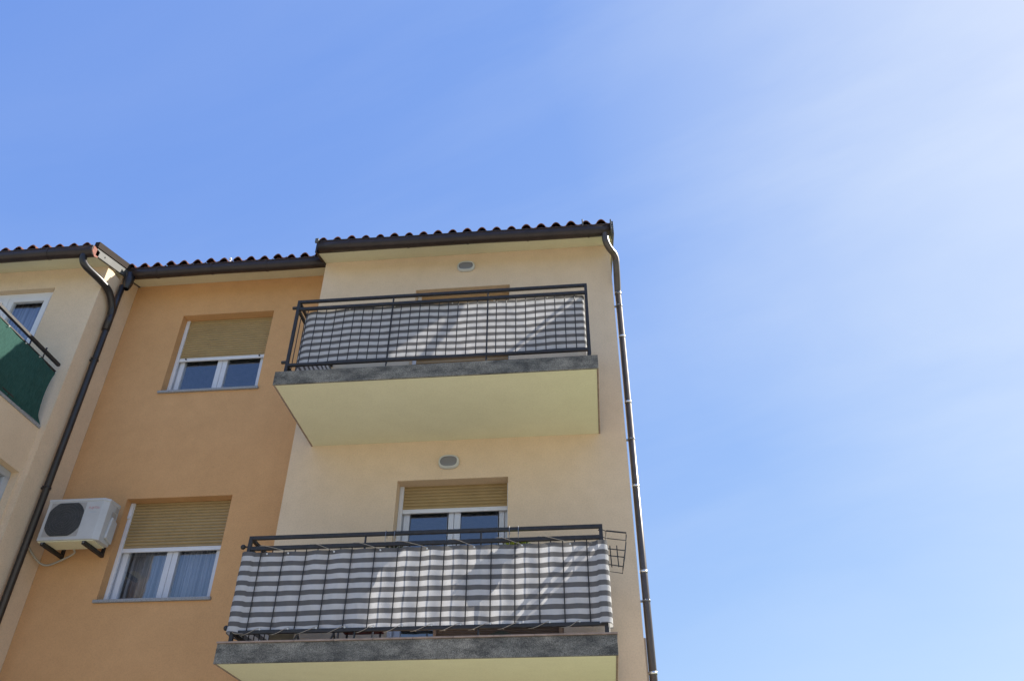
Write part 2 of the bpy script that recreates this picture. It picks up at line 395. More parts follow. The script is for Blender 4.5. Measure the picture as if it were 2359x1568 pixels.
def wall_mesh(x0, x1, yf, th, z0, ztop, holes):
    """wall facing -y with real thickness and rectangular openings (x0, x1, z0, z1)"""
    xs = sorted({x0, x1, *[h[0] for h in holes], *[h[1] for h in holes]}); zs = sorted({z0, ztop, *[h[2] for h in holes], *[h[3] for h in holes]})
    nx, nz = len(xs)-1, len(zs)-1
    def solid(i, j):
        if i < 0 or j < 0 or i >= nx or j >= nz: return False
        cx, cz = (xs[i]+xs[i+1])/2, (zs[j]+zs[j+1])/2
        return not any(h[0] < cx < h[1] and h[2] < cz < h[3] for h in holes)
    m = MB(); yb = yf+th
    for i in range(nx):
        for j in range(nz):
            if not solid(i, j): continue
            a, b, c, d = xs[i], xs[i+1], zs[j], zs[j+1]
            m.add([(a,yf,c), (b,yf,c), (b,yf,d), (a,yf,d)], [(0,1,2,3)]); m.add([(a,yb,c), (b,yb,c), (b,yb,d), (a,yb,d)], [(3,2,1,0)])
            if not solid(i-1, j): m.add([(a,yf,c), (a,yf,d), (a,yb,d), (a,yb,c)], [(0,1,2,3)])
            if not solid(i+1, j): m.add([(b,yf,c), (b,yb,c), (b,yb,d), (b,yf,d)], [(0,1,2,3)])
            if not solid(i, j-1): m.add([(a,yf,c), (a,yb,c), (b,yb,c), (b,yf,c)], [(0,1,2,3)])
            if not solid(i, j+1): m.add([(a,yf,d), (b,yf,d), (b,yb,d), (a,yb,d)], [(0,1,2,3)])
    return m
DR = (1.602, 2.956)                          # balcony door opening, x
WN = (-2.094, -0.668)                        # stair-side window opening, x
right_holes = [(DR[0], DR[1], 0.0, 2.30), (DR[0], DR[1], -3.0, -0.705)]
mid_holes = [(WN[0], WN[1], 1.055, 2.425), (WN[0], WN[1], -1.925, -0.597)]
LD = (-5.15, -3.717)
left_holes = [(LD[0], LD[1], 0.0, 2.463)]
w = wall_mesh(XL, XR, 0.0, 0.35, GZ, Z0+0.0, right_holes).build('wall', 'cream', building); w['label'] = 'cream front wall of the right bay'
w = wall_mesh(QX, XL, RY, 0.35, GZ, sz(RY)+0.0, mid_holes).build('wall', 'orange', building); w['label'] = 'orange recessed wall between the two cream bays'
w = wall_mesh(-11.0, QX, QY, 0.35, GZ, sz(QY)+0.0, left_holes).build('wall', 'cream', building); w['label'] = 'cream front wall of the left block'
def gable(x0, x1, ya, mat):
    poly = [(ya, GZ), (BACK, GZ), (BACK, sz(ya)+0.0), (RIDGE, sz(RIDGE)), (ya, sz(ya))]
    return MB().prism(poly, 'x', x0, x1).build('side_wall', mat, building)
gable(XR-0.30, XR, 0.352, 'cream'); gable(-11.0, -10.7, QY+0.352, 'cream')
# the front slivers of the side walls, the return of each bay and the back wall
MB().prism([(QY+0.352, GZ), (RY-0.002, GZ), (RY-0.002, sz(RY)), (QY+0.352, sz(QY+0.352))], 'x', QX-0.30, QX).build('return_wall', 'cream', building)
MB().box(-10.7, XR-0.302, BACK-0.3, BACK, GZ, sz(QY)).build('back_wall', 'cream', building)
MB().box(XR+0.002, XR+0.022, 0.04, BACK, GZ, -2.62).build('plinth', 'cream', building)

# eaves and roof of the three blocks
OV = 0.33
def roof_block(x0, x1, yw_, name_label, phase=0.0):
    ye = yw_-OV; T = 0.10
    b = MB().prism([(ye, sz(ye)), (RIDGE, sz(RIDGE)), (RIDGE, sz(RIDGE)+T), (ye, sz(ye)+T)], 'x', x0, x1)
    so_ = b.build('soffit', 'soffit', building); so_['label'] = name_label
    # clay tiles: rolls and pans in courses
    P, C = 0.21, 0.36; m = MB(); y0 = ye-0.09; zb = sz(y0)+T+0.058; k = 0; y = y0
    n = int(round((x1-x0)/P)); P = (x1-x0)/n; seg = 14
    rng = random.Random(int(x0*100)+5)
    jit = [rng.uniform(-0.008, 0.008) for _ in range(n)]
    def h(u): return 0.072*math.sin(math.pi*u/0.64)**0.8 if u < 0.64 else -0.016*math.sin(math.pi*(u-0.64)/0.36)
    while y < RIDGE:
        ya, yb_ = y, min(y+C*1.08, RIDGE+0.05)
        lift = 0.022
        for i in range(n):
            dj = rng.uniform(-0.006, 0.006); dy = rng.uniform(-0.012, 0.012); top = []; bot = []; und = []
            for s_ in range(seg+1):
                u = s_/seg; x = x0+P*(i+u)
                zt = h(u)+dj+jit[i]
                top.append((x, yb_, zb+SL*(yb_-y0)+zt-0.004)); bot.append((x, ya+dy, zb+SL*(ya-y0)+zt+lift)); und.append((x, ya+dy, zb+SL*(ya-y0)+zt+lift-0.017))
            w_ = seg+1
            m.add(bot+top, [(s_, s_+1, w_+s_+1, w_+s_) for s_ in range(seg)], True)
            m.add(und+bot, [(s_, s_+1, w_+s_+1, w_+s_) for s_ in range(seg)])
        y += C
    # the back slope, one plain sheet of tiles falling away from the ridge
    m.add([(x0, RIDGE, sz(RIDGE)+T+0.08), (x1, RIDGE, sz(RIDGE)+T+0.08), (x1, BACK+0.4, sz(RIDGE)+T+0.08-SL*(BACK+0.4-RIDGE)), (x0, BACK+0.4, sz(RIDGE)+T+0.08-SL*(BACK+0.4-RIDGE))], [(0,1,2,3)])
    r = m.build('roof', 'tile', building, solid=0.0)
    f = MB()
    for i in range(n):
        a = x0+P*i; pts = [(a+P*u, zb-0.075) for u in (0, 1)]
        prof = [(a+P*s_/seg, zb+h(s_/seg)-0.012+jit[i]) for s_ in range(seg, -1, -1)]
        f.prism([(a, zb-0.10), (a+P, zb-0.10)] + prof, 'y', y0+0.045, y0+0.075)
    f.build('eave_filler', 'filler', r)
    MB().prism([(ye-0.004, sz(ye)-0.005), (ye-0.022, sz(ye)-0.005), (ye-0.022, sz(ye)+T+0.03), (ye-0.004, sz(ye)+T+0.03)], 'x', x0, x1).build('fascia', 'brown', r)
    # bedding under the tiles so no light passes between deck and tiles
    MB().prism([(ye-0.02, sz(ye)+T+0.002), (RIDGE, sz(RIDGE)+T+0.002), (RIDGE, sz(RIDGE)+T+0.03), (ye-0.02, sz(ye-0.02)+T+0.03)], 'x', x0+0.01, x1-0.01).build('roof_bedding', 'brown', r)
    return r
roof_r = roof_block(XL-0.005, XR+0.035, 0.0, 'cream eave underside of the right bay')
roof_m = roof_block(QX+0.002, XL-0.008, RY, 'cream eave underside over the orange wall')
roof_l = roof_block(-11.0, QX+0.0, QY, 'cream eave underside of the left block')

def gutter(x0, x1, yc, z0, z1, label, r=0.078):
    """half-round gutter with a rolled front lip, falling slightly towards its outlet"""
    m = MB(); n = 14; xs = lin(x0, x1, 12)
    def prof(k, rr):
        t = math.pi*(k/n); return (yc - math.cos(t)*rr, -math.sin(t)*rr)
    outer = [(yc-r, 0.052)] + [prof(k, r) for k in range(n+1)] + [(yc+r, 0.03)]
    ring = outer + [(y_ + (0.004 if i < len(outer)/2 else -0.004), z_ + 0.004) for i, (y_, z_) in reversed(list(enumerate(outer)))]
    vs = []; L_ = len(ring)
    for x in xs:
        zc = z0 + (z1-z0)*(x-x0)/(x1-x0) + 0.004*math.sin(x*3.1)
        vs += [(x, y_, zc+z_) for y_, z_ in ring]
    m.add(vs, [(i*L_+k, i*L_+(k+1) % L_, (i+1)*L_+(k+1) % L_, (i+1)*L_+k) for i in range(len(xs)-1) for k in range(L_)], True)
    no = len(outer)
    for e in (0, (len(xs)-1)*L_): m.add(vs[e:e+no], [tuple(range(no))])
    m.tube([(x, yc-r, z0+(z1-z0)*(x-x0)/(x1-x0)+0.052+0.004*math.sin(x*3.1)) for x in xs], 0.008, 8)
    g = m.build('gutter', 'brown', building); g['label'] = label
    br = x0+0.45
    while br < x1-0.1:                       # brackets wrapped under the gutter
        zc = z0+(z1-z0)*(br-x0)/(x1-x0)+0.004*math.sin(br*3.1)
        b = MB(); q = [prof(k, r+0.0035) for k in range(n+1)]
        pts = [(yc-r-0.0035, 0.06)] + q + [(yc+r+0.004, 0.05)]
        b.add([(br+dx, y_, zc+z_) for dx in (-0.014, 0.014) for y_, z_ in pts], [(k, k+1, len(pts)+k+1, len(pts)+k) for k in range(len(pts)-1)])
        b.build('gutter_bracket', 'brown', g, solid=0.003); br += 0.86
    return g
gut_r = gutter(XL+0.03, XR+0.01, -0.410, 2.872, 2.826, 'long brown gutter of the right bay')
gut_m = gutter(QX+0.10, XL-0.008, RY-0.412, 2.958, 2.958, 'brown gutter above the orange wall')
gut_l = gutter(-11.0, QX+0.03, QY-0.412, 2.748, 2.738, 'brown gutter of the left block')
MB().box(XR+0.012, XR+0.03, -0.505, -0.30, 2.77, 2.96).build('end_cap', 'zinc', gut_r, 0.003)
MB().box(XL-0.02, XL+0.028, -0.50, -0.47, 2.90, 2.975).build('end_cap', 'zinc', gut_r, 0.003)
MB().prism([(QY-0.475, 2.80), (QY-0.475, 2.70), (QY-0.40, 2.655), (QY-0.33, 2.69), (QY-0.32, 2.80)], 'x', QX+0.031, QX+0.036).build('end_cap', 'rust', gut_l)

# verge flashings
def verge(x0, x1, yw_, y1, dz0, dz1, mat, label=None):
    ye = yw_-OV-0.06
    v = MB().prism([(ye, sz(ye)+dz0), (y1, sz(y1)+dz0), (y1, sz(y1)+dz1), (ye, sz(ye)+dz1)], 'x', x0, x1).build('verge_flashing', mat, building, 0.002)
    if label: v['label'] = label
    return v
verge(QX+0.004, QX+0.036, QY, RIDGE, -0.005, 0.125, 'zinc', 'pale zinc board at the end of the left roof')
verge(QX-0.02, QX+0.050, QY-0.02, RIDGE, 0.127, 0.235, 'cap_brown', 'dark brown cap along the end of the left roof')
verge(XR+0.037, XR+0.062, 0.0, RIDGE, -0.02, 0.22, 'zinc', 'pale zinc board at the right roof end')
verge(XL-0.036, XL-0.007, 0.0, RY+0.1, -0.012, 0.22, 'brown')
for y in (-0.55, -0.12): MB().ball((QX+0.037, y, sz(y)+0.06), 0.012, 8).build('rivet', 'zinc', building)

# downpipes
PY, PXR = 0.03, 4.468
dp = MB().tube(smooth_path([(4.335, -0.412, 2.80), (4.336, -0.410, 2.70), (4.346, -0.395, 2.62), (4.385, -0.345, 2.555), (4.440, -0.260, 2.530), (4.468, -0.195, 2.480), (4.470, -0.155, 2.40), (4.469, -0.03, 2.20), (PXR, PY, 2.08), (PXR, PY, 2.02)], 7), 0.047, 16)
dp.tube([(PXR, PY, 2.06), (PXR, PY, GZ+0.05)], 0.0415, 16)
dpo = dp.build('downpipe', 'pipe', building); dpo['label'] = 'glossy brown downpipe on the right corner with silver joints'
for z in (1.296, 0.271, -0.885, -1.914, -2.978, 2.035):
    MB().tube([(PXR, PY, z-0.014), (PXR, PY, z+0.014)], 0.0455, 16).build('joint_ring', 'joint', dpo)
for z in (1.82, -0.261, -2.236):
    b = MB().tube([(PXR, PY, z-0.010), (PXR, PY, z+0.010)], 0.0458, 16); b.box(4.404, 4.426, PY-0.005, PY+0.02, z-0.01, z+0.01)
    b.ball((PXR-0.014, PY-0.044, z), 0.011, 8); b.ball((PXR+0.024, PY-0.040, z), 0.011, 8); b.build('pipe_bracket', 'steel', dpo)
PX = -2.925
p1 = MB().tube(smooth_path([(-3.115, -0.775, 2.69), (-3.11, -0.765, 2.60), (-3.07, -0.70, 2.52), (-2.98, -0.46, 2.47), (-2.935, -0.26, 2.42), (PX, -0.10, 2.28), (PX, -0.045, 2.12)], 5), 0.051, 16)
p1o = p1.build('downpipe', 'pipe_dark', building); p1o['label'] = 'swan-necked brown downpipe from the left gutter'
p2 = MB().tube([(PX, -0.035, 2.70), (PX, -0.035, 2.2), (PX, -0.03, GZ+0.05)], 0.044, 16)
p2.tube([(PX, -0.045, 1.86), (PX, -0.045, 2.26)], 0.053, 16)
p2.lathe((PX+0.05, -0.01, 2.66), [(0.045, 0), (0.062, 0.05), (0.075, 0.12), (0.08, 0.28), (0.0, 0.28)], 16)
p2o = p2.build('downpipe', 'pipe_dark', building); p2o['label'] = 'dark downpipe in the corner beside the orange wall'
for z in (1.35, -0.62, -2.6):
    b = MB().tube([(PX, -0.03, z-0.013), (PX, -0.03, z+0.013)], 0.050, 16); b.ball((PX-0.02, -0.088, z), 0.011, 8); b.ball((PX+0.03, -0.08, z), 0.011, 8)
    b.box(PX-0.075, PX-0.04, -0.045, -0.015, z-0.012, z+0.012)
    b.build('pipe_bracket', 'pipe_dark', p2o)

# rooms behind the openings
def room(x0, x1, yf, z0, z1, depth=2.2):
    m = MB(); a, b, c, d = x0-0.5, x1+0.5, z0-0.3 if z1-z0 < 2 else z0-0.004, z1+0.2
    y0, y1 = yf+0.352, yf+depth
    v = [(a,y0,c), (b,y0,c), (b,y0,d), (a,y0,d), (a,y1,c), (b,y1,c), (b,y1,d), (a,y1,d)]
    m.add(v, [(4,5,6,7), (0,4,7,3), (1,2,6,5), (3,7,6,2), (0,1,5,4)]); return m.build('room', 'room', building, solid=0.02)

def window(x0, x1, yf, z0, z1, shut_z, rec=0.165, door=False, mat_sh='shutter', label=None, box_flap=False, stops=False):
    """frame with two sashes behind a half lowered roller shutter"""
    g = MB(); yg = yf+rec
    rg_ = 0.024 if door else 0.052
    g.box(x0+0.002, x0+0.052, yg-0.035, yg, z0+0.004, z1-0.002); g.box(x1-rg_, x1-0.002, yg-0.035, yg, z0+0.004, z1-0.002)
    g.box(x0+0.052, x1-rg_, yg+0.012, yg+0.03, z1-0.05, z1-0.002)
    if box_flap: g.box(x0+0.004, x0+0.046, yg-0.055, yg-0.036, z1-0.22, z1-0.01)
    win = g.build('balcony_door' if door else 'window', 'white', building, 0.004)
    if label: win['label'] = label
    ys = yg+0.034; f = 0.055; xm = (x0+x1)/2
    fr = MB(); zb = z0+0.005
    fr.box(x0+0.002, x0+0.002+f, ys, ys+0.07, zb, z1-0.002); fr.box(x1-0.002-f, x1-0.002, ys, ys+0.07, zb, z1-0.002)
    fr.box(x0+0.002+f, x1-0.002-f, ys, ys+0.07, zb, zb+0.028); fr.box(x0+0.002+f, x1-0.002-f, ys, ys+0.07, z1-f, z1-0.002)
    fr.build('frame', 'sash', win, 0.006)
    for a, b in ((x0+f+0.006, xm+0.002), (xm+0.006, x1-f-0.006)):
        s_ = MB(); t = 0.072; yy = ys-0.012
        lo, hi = zb+0.022, z1-f-0.004
        s_.box(a, a+t, yy, yy+0.066, lo, hi); s_.box(b-t, b, yy, yy+0.066, lo, hi)
        s_.box(a+t, b-t, yy, yy+0.066, lo, lo+0.055); s_.box(a+t, b-t, yy, yy+0.066, hi-t, hi)
        if door: s_.box(a+t, b-t, yy+0.01, yy+0.056, lo+0.75, lo+0.83)
        s_.build('sash', 'sash', win, 0.008)
        MB().box(a+t-0.01, b-t+0.01, yy+0.030, yy+0.036, lo+0.045, hi-t+0.01).build('pane', 'glass', win)
    sh = MB(); y = yg-0.012; k = 0; zz = shut_z
    P = 0.042; zz = math.ceil((shut_z+0.02)/P)*P; zs = []
    while zz < z1: zs.append(zz); zz += P
    for q in zs:                              # slats bowed outwards
        top = min(q+P, z1-0.002)
        prof = [(y+0.006, q+0.0005), (y-0.003, q+P*0.25), (y-0.005, q+P*0.55), (y-0.001, min(q+P*0.88, top)), (y+0.006, top), (y+0.012, top), (y+0.012, q+0.0005)]
        sh.prism(prof, 'x', x0+0.050, x1-rg_+0.002)
    s_o = sh.build('roller_shutter', mat_sh, win)
    b = MB().box(x0+0.054, x1-rg_-0.002, y-0.012, y+0.016, zs[0]-0.052, zs[0]-0.001)
    b.box(x0+0.054, x1-rg_-0.002, y-0.016, y-0.010, zs[0]-0.018, zs[0]-0.008)
    b.build('bottom_bar', 'white', win, 0.003)
    if stops:
        for xx in (x0+0.16, x1-0.14): MB().tube([(xx, y-0.03, zs[0]-0.022), (xx, y-0.010, zs[0]-0.022)], 0.011, 8).build('stopper', 'iron', win)
    return win
def sill(x0, x1, yf, z):
    return MB().box(x0-0.025, x1+0.025, yf-0.035, yf+0.20, z-0.034, z+0.002).build('window_sill', 'sill', building, 0.003)
window(WN[0], WN[1], RY, 1.055, 2.425, 1.70, label='upper window with half lowered ochre shutter', stops=True); sill(WN[0], WN[1], RY, 1.055)
window(WN[0], WN[1], RY, -1.925, -0.597, -1.245, label='lower window with ochre shutter half down and curtains', box_flap=True); sill(WN[0], WN[1], RY, -1.925)
window(DR[0], DR[1], 0, 0.0, 2.30, 0.03, 0.19, True, 'shutter_tan', 'upper balcony door with its tan shutter fully closed')
window(DR[0], DR[1], 0, -3.0, -0.705, -1.03, 0.19, True, 'shutter', 'lower balcony door with shutter a quarter down')
for a in ((WN[0], WN[1], RY, 1.055, 2.425), (WN[0], WN[1], RY, -1.925, -0.597), (DR[0], DR[1], 0, -3.0, -0.705), (LD[0], LD[1], QY, 0, 2.463)): room(*a)

# left block: white door without shutter
ld = MB(); y = QY+0.09
ld.box(LD[0]+0.002, LD[0]+0.075, y, y+0.08, 0.005, 2.461); ld.box(LD[1]-0.075, LD[1]-0.002, y, y+0.08, 0.005, 2.461); ld.box(LD[0]+0.075, LD[1]-0.075, y, y+0.08, 2.385, 2.461)
ldo = ld.build('balcony_door', 'white', building, 0.006); ldo['label'] = 'white balcony door behind the green screen'
for a, b in ((LD[0]+0.079, -4.436), (-4.432, LD[1]-0.079)):
    s_ = MB(); t = 0.08; yy = y-0.014
    s_.box(a, a+t, yy, yy+0.07, 0.02, 2.381); s_.box(b-t, b, yy, yy+0.07, 0.02, 2.381); s_.box(a+t, b-t, yy, yy+0.07, 2.30, 2.381); s_.box(a+t, b-t, yy, yy+0.07, 0.02, 0.7)
    s_.build('sash', 'white', ldo, 0.01); MB().box(a+t-0.01, b-t+0.01, yy+0.03, yy+0.036, 0.69, 2.31).build('pane', 'glass', ldo)

# balcony slabs
BX0, BX1, BD = 0.440, 4.093, 1.453
def slab(z, capped):
    m = MB().box(BX0+0.02, BX1-0.02, -BD+0.022, -0.001, z-0.172, z-0.020)
    s_ = m.build('balcony_slab', 'soffit', building)
    e = MB(); e.box(BX0, BX1, -BD, -BD+0.020, z-0.1776, z-0.001)
    e.build('slab_edge', 'stone', s_, 0.003)
    for a in (BX0, BX1-0.018): MB().box(a, a+0.018, -BD+0.021, -0.001, z-0.176, z-0.001).build('slab_edge', 'cap', s_, 0.002)
    MB().box(BX0+0.019, BX1-0.019, -BD+0.021, -0.001, z-0.018, z-0.004).build('floor_tiles', 'cap', s_)
    if capped:
        c = MB(); n = 10
        for i in range(n):
            a = BX0-0.008+(BX1-BX0+0.016)*i/n; b = BX0-0.008+(BX1-BX0+0.016)*(i+1)/n
            c.box(a+0.002, b-0.002, -BD-0.012, -BD+0.25, z+0.001, z+0.017)
        c.build('coping', 'cap', s_, 0.002)
    return s_
s1 = slab(0.0, False); s1['label'] = 'upper balcony slab with speckled dark stone edge'
s2 = slab(-3.0, True); s2['label'] = 'lower balcony slab with speckled stone edge and clay coping'
# left block bay below its balcony
LX = -3.085; LF = QY-1.45
bay = wall_mesh(-8.0, LX-0.0, LF, 0.25, GZ, 0.06, []).build('bay_wall', 'cream', building)
# its side wall, with a window opening whose head lines up with the lower windows
sd_ = MB()
ys = [LF+0.252, QY-0.62-0.58, QY-0.035, QY-0.001]; zs = [GZ, -1.92, -0.575, 0.06]
for i in range(3):
    for j in range(3):
        if i == 1 and j == 1: continue
        sd_.box(LX-0.25, LX, ys[i], ys[i+1], zs[j], zs[j+1])
sd_.build('bay_wall', 'cream', building)
MB().box(LX-0.175, LX-0.10, ys[1]+0.002, ys[2]-0.002, zs[1]+0.002, zs[1]+0.08).box(LX-0.175, LX-0.10, ys[1]+0.002, ys[2]-0.002, zs[2]-0.09, zs[2]-0.002)\
    .box(LX-0.175, LX-0.10, ys[1]+0.002, ys[1]+0.09, zs[1]+0.08, zs[2]-0.09).box(LX-0.175, LX-0.10, ys[2]-0.09, ys[2]-0.002, zs[1]+0.08, zs[2]-0.09).build('window', 'grey_frame', building, 0.006)
bay_win = building.children[-1]
MB().box(LX-0.14, LX-0.134, ys[1]+0.08, ys[2]-0.08, zs[1]+0.07, zs[2]-0.08).build('pane', 'glass', bay_win)
MB().box(-8.0, LX-0.252, LF+0.252, QY-0.002, -0.05, 0.058).build('balcony_slab', 'soffit', building)
MB().box(-8.0, LX+0.012, LF-0.02, QY-0.002, 0.061, 0.10).build('coping', 'sill', building, 0.004)
MB().box(-7.9, LX-0.26, LF+0.26, QY-0.01, GZ, -2.9).build('bay_floor', 'room', building)

# ------------------------------------------------------------------ railings
YR = -1.393
def railing(z, label, knobs, step, z_bot, z_mid, z_top):
    r = thing('balcony_railing', label, 'railing', (2.27, YR, z), 'black iron balcony railings')
    xa, xb = 0.535, 4.008; yw_ = -0.004
    for nm, zz, h in (('top_rail', z_top, 0.036), ('middle_rail', z_mid, 0.038), ('bottom_rail', z_bot, 0.034)):
        m = MB(); x_l = xa-0.017 if nm == 'top_rail' else xa+0.018
        m.box(x_l, xb+0.017, YR-0.017, YR+0.017, z+zz-h/2, z+zz+h/2)
        m.box(xa-0.016, xa+0.016, YR+0.018, yw_, z+zz-h/2+0.002, z+zz+h/2-0.002); m.box(xb-0.016, xb+0.016, YR+0.018, yw_, z+zz-h/2+0.002, z+zz+h/2-0.002)
        m.build(nm, 'iron', r, 0.004)
    for x in (xa, xb):
        m = MB().box(x-0.0175, x+0.0175, YR-0.0165, YR+0.0165, z+0.001, z+z_top-0.019); m.build('post', 'iron', r, 0.003)
    for x in (1.704, 2.849):
        MB().box(x-0.008, x+0.008, YR-0.008, YR+0.008, z+(0.0 if knobs is False else 0.018), z+z_top-0.018).build('post', 'iron', r)
    x = 0.666
    k = 0
    while x < xb-0.03:
        if min(abs(x-1.704), abs(x-2.849)) > 0.03:
            MB().tube([(x, YR, z+z_bot+0.015), (x, YR, z+z_mid-0.015)], 0.0055, 8, False).build('bar', 'iron', r)
        x += step; k += 1
    for x in (xa, xb):
        for i in range(1, 11): MB().tube([(x, YR+0.127*i, z+z_bot+0.015), (x, YR+0.127*i, z+z_mid-0.015)], 0.0055, 8, False).build('bar', 'iron', r)
    for zz in (z_mid+0.022, z_bot+0.045):
        m = MB()
        if knobs: m.tube([(xa-0.017, YR, z+zz), (xa-0.05, YR, z+zz)], 0.009, 8); m.ball((xa-0.068, YR, z+zz), 0.026, 12); m.build('knob', 'iron', r)
        else: m.tube([(xa-0.017, YR, z+zz), (xa-0.070, YR, z+zz)], 0.020, 12); m.build('end_stub', 'iron', r, 0.003)
    return r
rail_u = railing(0.0, 'upper black iron railing, in front of the closed tan shutter', False, 0.1143, 0.118, 0.936, 1.046)
rail_l = railing(-3.0, 'lower black iron railing with round knobs on its left post', True, 0.1143, 0.112, 0.925, 1.034)
# left block railing
rl_ = thing('balcony_railing', 'black iron railing at the left image edge carrying the green screen', 'railing', (LX-0.02, LF+0.06, 0.1), 'black iron balcony railings')
xs_ = LX-0.02; yf_ = LF+0.06
for nm, zz, w_ in (('top_rail', 1.0, 0.042), ('middle_rail', 0.885, 0.022), ('bottom_rail', 0.17, 0.022)):
    m = MB().box(-7.9, xs_+w_/2, yf_-w_/2, yf_+w_/2, zz-w_/2, zz+w_/2); m.box(xs_-w_/2, xs_+w_/2, yf_+w_/2+0.001, QY-0.07 if nm == 'top_rail' else QY-0.085, zz-w_/2+0.001, zz+w_/2-0.001); m.build(nm, 'iron', rl_, 0.003)
for yy in (yf_, -1.053, -0.755):
    m = MB().tube([(xs_, yy, 0.101), (xs_, yy, 0.98 if yy > -1.0 or yy == yf_ else 0.98)], 0.009, 8)
    if yy == -0.755: m.tube([(xs_, yy, 0.97), (xs_, yy, 1.06)], 0.011, 8)
    m.build('post', 'iron', rl_)
for i in range(9):
    MB().tube([(-7.6+i*0.5, yf_, 0.101), (-7.6+i*0.5, yf_, 0.985)], 0.008, 8).build('post', 'iron', rl_)

# ------------------------------------------------------------------ privacy screens
def screen(name, label, cat, mat, path, z0, z1, disp, loc, group, zuv=99):
    """cloth hung along a path of (x, y) points; disp(s, x, v) -> (normal offset, z offset)"""
    P = [Vector((*p, 0)) for p in path]; ds = [0]
    for a, b in zip(P, P[1:]): ds.append(ds[-1]+(b-a).length)
    Ltot = ds[-1]; n = int(Ltot/0.022); vs_ = lin(0, 1, 30); us = lin(0, Ltot, n)
    def at(s_):
        for i in range(len(P)-1):
            if s_ <= ds[i+1]+1e-9:
                t = (s_-ds[i])/(ds[i+1]-ds[i]); d = (P[i+1]-P[i]).normalized()
                return P[i].lerp(P[i+1], t), Vector((d.y, -d.x, 0))
        return P[-1], Vector((0, 0, 0))
    def fn(s_, v):
        p, nn = at(s_); o, dz = disp(s_, p, v)
        q = p + nn*o; return (q.x, q.y, z0+(z1-z0)*v+dz)
    m = MB().grid(fn, us, vs_, True, lambda s_, v: (s_, z0+(min(z1, zuv)-z0)*v))
    o = m.build(name, mat, None, loc=(loc[0], loc[1], loc[2]+ZO))
    return tag(o, label, cat, group)
def arc(cx, cy, r, a0, a1, n=10): return [(cx+r*math.cos(R(a0+(a1-a0)*i/n)), cy+r*math.sin(R(a0+(a1-a0)*i/n))) for i in range(n+1)]
yf1 = YR+0.030
path_u = [(0.575, -0.06)] + arc(0.575+0.17, yf1+0.17, 0.17, 180, 270, 12) + [(1.2, yf1), (2.5, yf1), (3.5, yf1)] + arc(3.983-0.04, yf1+0.04, 0.04, 270, 360, 6) + [(3.983, -0.06)]
def disp_u(s_, p, v):
    o = 0.006*math.sin(s_*3.3+1)*math.sin(math.pi*v) + 0.004*math.sin(s_*11+v*4) + 0.0018*math.sin(s_*37+v*23)
    front = p.y < -1.2
    dz = 0.007*math.sin(s_*2.9+0.4) + 0.004*math.sin(s_*7.7)
    if front: dz += -0.016*math.exp(-((p.x-0.95)/0.16)**2)*v*v + 0.010*math.exp(-((p.x-1.25)/0.3)**2)
    dz += 0.004*math.sin(s_*19)*(v > 0.97)
    return -abs(o), dz
scr_u = screen('privacy_screen', 'grey and white striped cloth inside the upper railing', 'privacy screen', 'stripe_up', path_u, 0.128, 0.925, disp_u, (2.27, YR, 0.1), 'striped balcony screens')
yf2 = YR
path_l = [(0.498, -0.10)] + arc(0.498+0.03, yf2+0.008, 0.03, 180, 270, 6) + [(0.60, yf2), (2.0, yf2), (3.9, yf2)] + arc(4.036-0.03, yf2+0.012, 0.03, 270, 360, 6) + [(4.036, -0.10)]
def disp_l(s_, p, v):
    o = 0.0; dz = 0.004*math.sin(s_*2.3+1.2)+0.0015*math.sin(s_*6.1)
    if p.y < -1.3 and 0.6 < p.x < 3.95:
        o = -0.0125*math.cos(math.pi*(p.x-0.666)/0.1143)
        dz += 0.0025*math.cos(math.pi*(p.x-0.666)/0.1143)
    elif p.y < -1.3: o = -0.0125*math.cos(math.pi*(min(max(p.x, 0.6), 3.95)-0.666)/0.1143)+0.02
    else: o = 0.004*math.sin(s_*9)
    o += 0.002*math.sin(s_*31+v*17)
    sag = abs(math.sin(math.pi*s_/0.29)); dz += (v > 0.5)*(-0.008*sag*(v-0.5)*2)
    dz += (v < 0.2)*(0.016*sag*(0.2-v)*5)
    return o, dz
scr_l = screen('privacy_screen', 'grey and white striped cloth laced with cord onto the lower railing', 'privacy screen', 'stripe_lo', path_l, -2.905, -2.108, disp_l, (2.27, YR, -2.9), 'striped balcony screens', -2.127)
x = 0.80; rg = random.Random(12)
def lace(pts): MB().tube(smooth_path(pts, 4), 0.0027, 6).build('lace', 'lace', scr_l)
while x < 3.95:                                # cord winding round the bottom rail
    zr = -2.888; d = rg.uniform(-0.02, 0.02); q = rg.uniform(-0.006, 0.006)
    lace([(x-0.19+d, YR+0.02, zr-0.02), (x-0.15+d, YR-0.012, zr-0.026), (x-0.10+d, YR-0.026, zr-0.014+q), (x-0.035, YR-0.024, zr+0.020+q), (x, YR-0.018, zr+0.030), (x+0.006, YR+0.016, zr+0.03), (x+0.04, YR+0.025, zr+0.01), (x+0.12, YR+0.022, zr-0.02)])
    x += 0.27
x = 0.95
while x < 3.95:
    zr = -2.075; d = rg.uniform(-0.03, 0.03)
    lace([(x-0.31+d, YR+0.015, zr+0.02), (x-0.27+d, YR-0.012, zr+0.024), (x-0.20+d, YR-0.024, zr+0.012), (x-0.06, YR-0.026, zr-0.035), (x, YR-0.022, zr-0.056)])
    x += 0.46
lace([(0.515, YR-0.03, -2.86), (0.56, YR-0.03, -2.90), (0.62, YR-0.022, -2.905), (0.68, YR+0.0, -2.90)])
def eyelet(x, y, z, o): MB().tube([(x, y-0.004, z), (x, y+0.003, z)], 0.0085, 10).build('eyelet', 'lampbody', o)
for x in lin(0.80, 3.77, 11): eyelet(x, YR-0.020, -2.868, scr_l)
